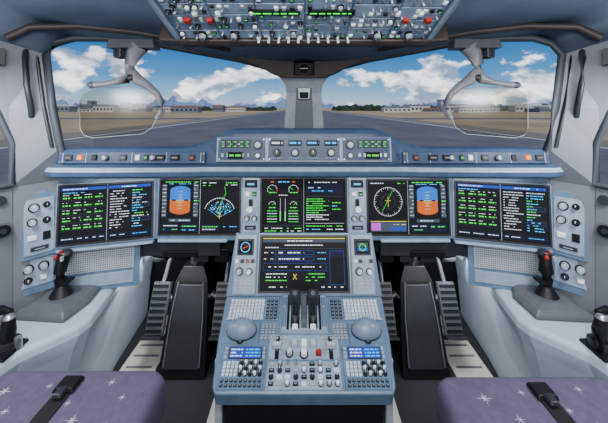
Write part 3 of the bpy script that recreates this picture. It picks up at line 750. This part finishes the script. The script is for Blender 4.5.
for x in (-46,46): mb.box(I,x-.5,x+.5,6,2580,GZ+.09,GZ+.11,M_line)
for x in (-38,-28,-18,-9,9,18,28,38): mb.box(I,x-.08,x+.08,6,900,GZ+.09,GZ+.10,M_joint)
for y in range(12,260,12): mb.box(I,-45,45,y-.06,y+.06,GZ+.09,GZ+.10,M_joint)
for a in (-1,1): mb.box(I,min(a*58,a*1000),max(a*58,a*1000),165,190,GZ+.005,GZ+.05,M_asph)
mb.build('runway')
random.seed(3)
for sd in (-1,1):
    mb=MB()
    for k in range(560):
        x=sd*random.uniform(75,900)
        y=random.uniform(640,780); r=random.uniform(3,6)
        mb.dome(T(x,y,GZ),0,0,0,r*1.8,r,r*random.uniform(.9,1.7)*(1.0 if x<0 else 1.5)+2,M_tree,n=7,k=3)
    mb.build('tree_line',recalc=False)
for k in range(60):
    mb=MB(); s=-1 if k%2 else 1; x=s*random.uniform(110,600); y=random.uniform(400,590); w=random.uniform(6,22); h=random.uniform(4,10)
    m=random.choice([M_bld,M_bld,M_bld2])
    if k in (5,12): w=4; h=18
    mb.box(T(x,y,GZ),-w,w,-8,8,0,h,m); mb.prism(T(x,y,GZ)@Matrix.Rotation(math.pi/2,4,'X'),[(-w-1,h),(w+1,h),(w*.8,h+2.5),(-w*.8,h+2.5)],-8.5,8.5,random.choice([M_roof,M_bld2,M_bld]))
    for q in range(6): mb.box(T(x,y,GZ),-w+w*.33*q+w*.08,-w+w*.33*q+w*.25,-8.1,-8,h*.35,h*.7,M_dgrey)
    mb.build('airport_building')
mb=MB(); vs=[];N=260
for i in range(N):
    x=-5200+10400*i/(N-1)
    h=300*(.45+.25*math.sin(i*.11)+.16*math.sin(i*.37+1)+.12*math.sin(i*.9)+.10*random.random())
    f=1.0 if x<-100 else .55
    h=max(h*f,50)
    vs+= [(x,5200,GZ),(x+random.uniform(-30,30),5400,GZ+h*random.uniform(.5,.8)),(x,5550,GZ+h)]
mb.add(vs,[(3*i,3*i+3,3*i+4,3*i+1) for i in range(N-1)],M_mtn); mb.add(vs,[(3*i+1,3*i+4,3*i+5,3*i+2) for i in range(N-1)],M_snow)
mb.build('mountain_range',recalc=False)

# ================================================================ WORLD
w=bpy.data.worlds.new('sky'); bpy.context.scene.world=w; w.use_nodes=True; nt=w.node_tree
bg=nt.nodes['Background']; N_=nt.nodes.new; Lk=nt.links.new
tc=N_('ShaderNodeTexCoord'); sp=N_('ShaderNodeSeparateXYZ'); Lk(tc.outputs['Generated'],sp.inputs[0])
r=N_('ShaderNodeValToRGB'); r.color_ramp.elements[0].position=0.0; r.color_ramp.elements[0].color=lin((186,212,230))
r.color_ramp.elements[1].position=.5; r.color_ramp.elements[1].color=lin((14,62,134))
for p,c in ((.04,(146,192,224)),(.10,(76,148,206)),(.20,(28,98,172))):
    el=r.color_ramp.elements.new(p); el.color=lin(c)
Lk(sp.outputs['Z'],r.inputs['Fac'])
mp=N_('ShaderNodeMapping'); mp.inputs['Scale'].default_value=(1,1,1.9); mp.inputs['Location'].default_value=(1.7,.4,0.2); Lk(tc.outputs['Generated'],mp.inputs['Vector'])
no=N_('ShaderNodeTexNoise'); no.inputs['Scale'].default_value=6.0; no.inputs['Detail'].default_value=12; no.inputs['Roughness'].default_value=.56; Lk(mp.outputs[0],no.inputs['Vector'])
el=N_('ShaderNodeValToRGB'); e=el.color_ramp.elements; e[0].position=0.0; e[0].color=(.56,.56,.56,1); e[1].position=.32; e[1].color=(0.1,0.1,0.1,1)
for p,c in ((.03,.65),(.09,.66),(.14,.56),(.19,.46)):
    q=e.new(p); q.color=(c,c,c,1)
Lk(sp.outputs['Z'],el.inputs['Fac'])
ad=N_('ShaderNodeMath'); ad.operation='ADD'; Lk(no.outputs['Fac'],ad.inputs[0]); Lk(el.outputs['Color'],ad.inputs[1])
mr=N_('ShaderNodeMapRange'); mr.interpolation_type='SMOOTHSTEP'; mr.inputs['From Min'].default_value=1.10; mr.inputs['From Max'].default_value=1.17; Lk(ad.outputs[0],mr.inputs['Value'])
cr=N_('ShaderNodeValToRGB'); cr.color_ramp.elements[0].color=lin((150,172,200)); cr.color_ramp.elements[1].color=(1.9,1.9,1.9,1); cr.color_ramp.elements[0].position=.40; cr.color_ramp.elements[1].position=.60
n2=N_('ShaderNodeTexNoise'); n2.inputs['Scale'].default_value=13; n2.inputs['Detail'].default_value=8; Lk(mp.outputs[0],n2.inputs['Vector']); Lk(n2.outputs['Fac'],cr.inputs['Fac'])
mx=N_('ShaderNodeMix'); mx.data_type='RGBA'; Lk(mr.outputs[0],mx.inputs[0]); Lk(r.outputs['Color'],mx.inputs[6]); Lk(cr.outputs['Color'],mx.inputs[7])
Lk(mx.outputs[2],bg.inputs['Color']); bg.inputs['Strength'].default_value=1.3
sun=bpy.data.lights.new('sun','SUN'); sun.energy=2.8; sun.angle=.02; sun.color=(1,.96,.9); so=bpy.data.objects.new('sun',sun); so.rotation_euler=(math.radians(38),math.radians(14),0); bpy.context.scene.collection.objects.link(so)
def area(name,loc,target,sx,sy,pw,col=(1,1,1)):
    l=bpy.data.lights.new(name,'AREA'); l.shape='RECTANGLE'; l.size=sx; l.size_y=sy; l.energy=pw; l.color=col
    o=bpy.data.objects.new(name,l); o.location=loc; o.rotation_euler=(Vector(target)-Vector(loc)).to_track_quat('-Z','Y').to_euler(); bpy.context.scene.collection.objects.link(o)
area('rear_fill_light',(0,-1.1,1.25),(0,1.2,.9),1.8,.5,24,(.97,.98,1))  # added fill behind the camera, brightens faces turned to the rear
area('ceiling_fill_light',(0,-.1,1.55),(0,.9,.3),.8,.12,22,(.95,.97,1))  # unseen soft fill under the ceiling, added to brighten the cockpit
for s in (-1,1):
    area('console_flood_light',(s*.9,.75,1.25),(s*.8,1.1,.4),.12,.12,6.5,(.9,.95,1))
    area('footwell_light',(s*.66,1.38,.585),(s*.72,1.36,0),.30,.08,5.0,(.94,.97,1))
    area('glareshield_flood_light',(s*.45,1.10,.945),(s*.45,1.24,.80),.7,.02,.9,(.92,.96,1))
# ================================================================ CAMERA
cam=bpy.data.cameras.new('camera'); cam.lens=18.0; cam.sensor_width=36; cam.shift_y=-103.5/608; cam.clip_start=.02; cam.clip_end=20000
co=bpy.data.objects.new('camera',cam); co.location=(0,0,ZC); co.rotation_euler=(math.pi/2,0,0); bpy.context.scene.collection.objects.link(co)
bpy.context.scene.camera=co
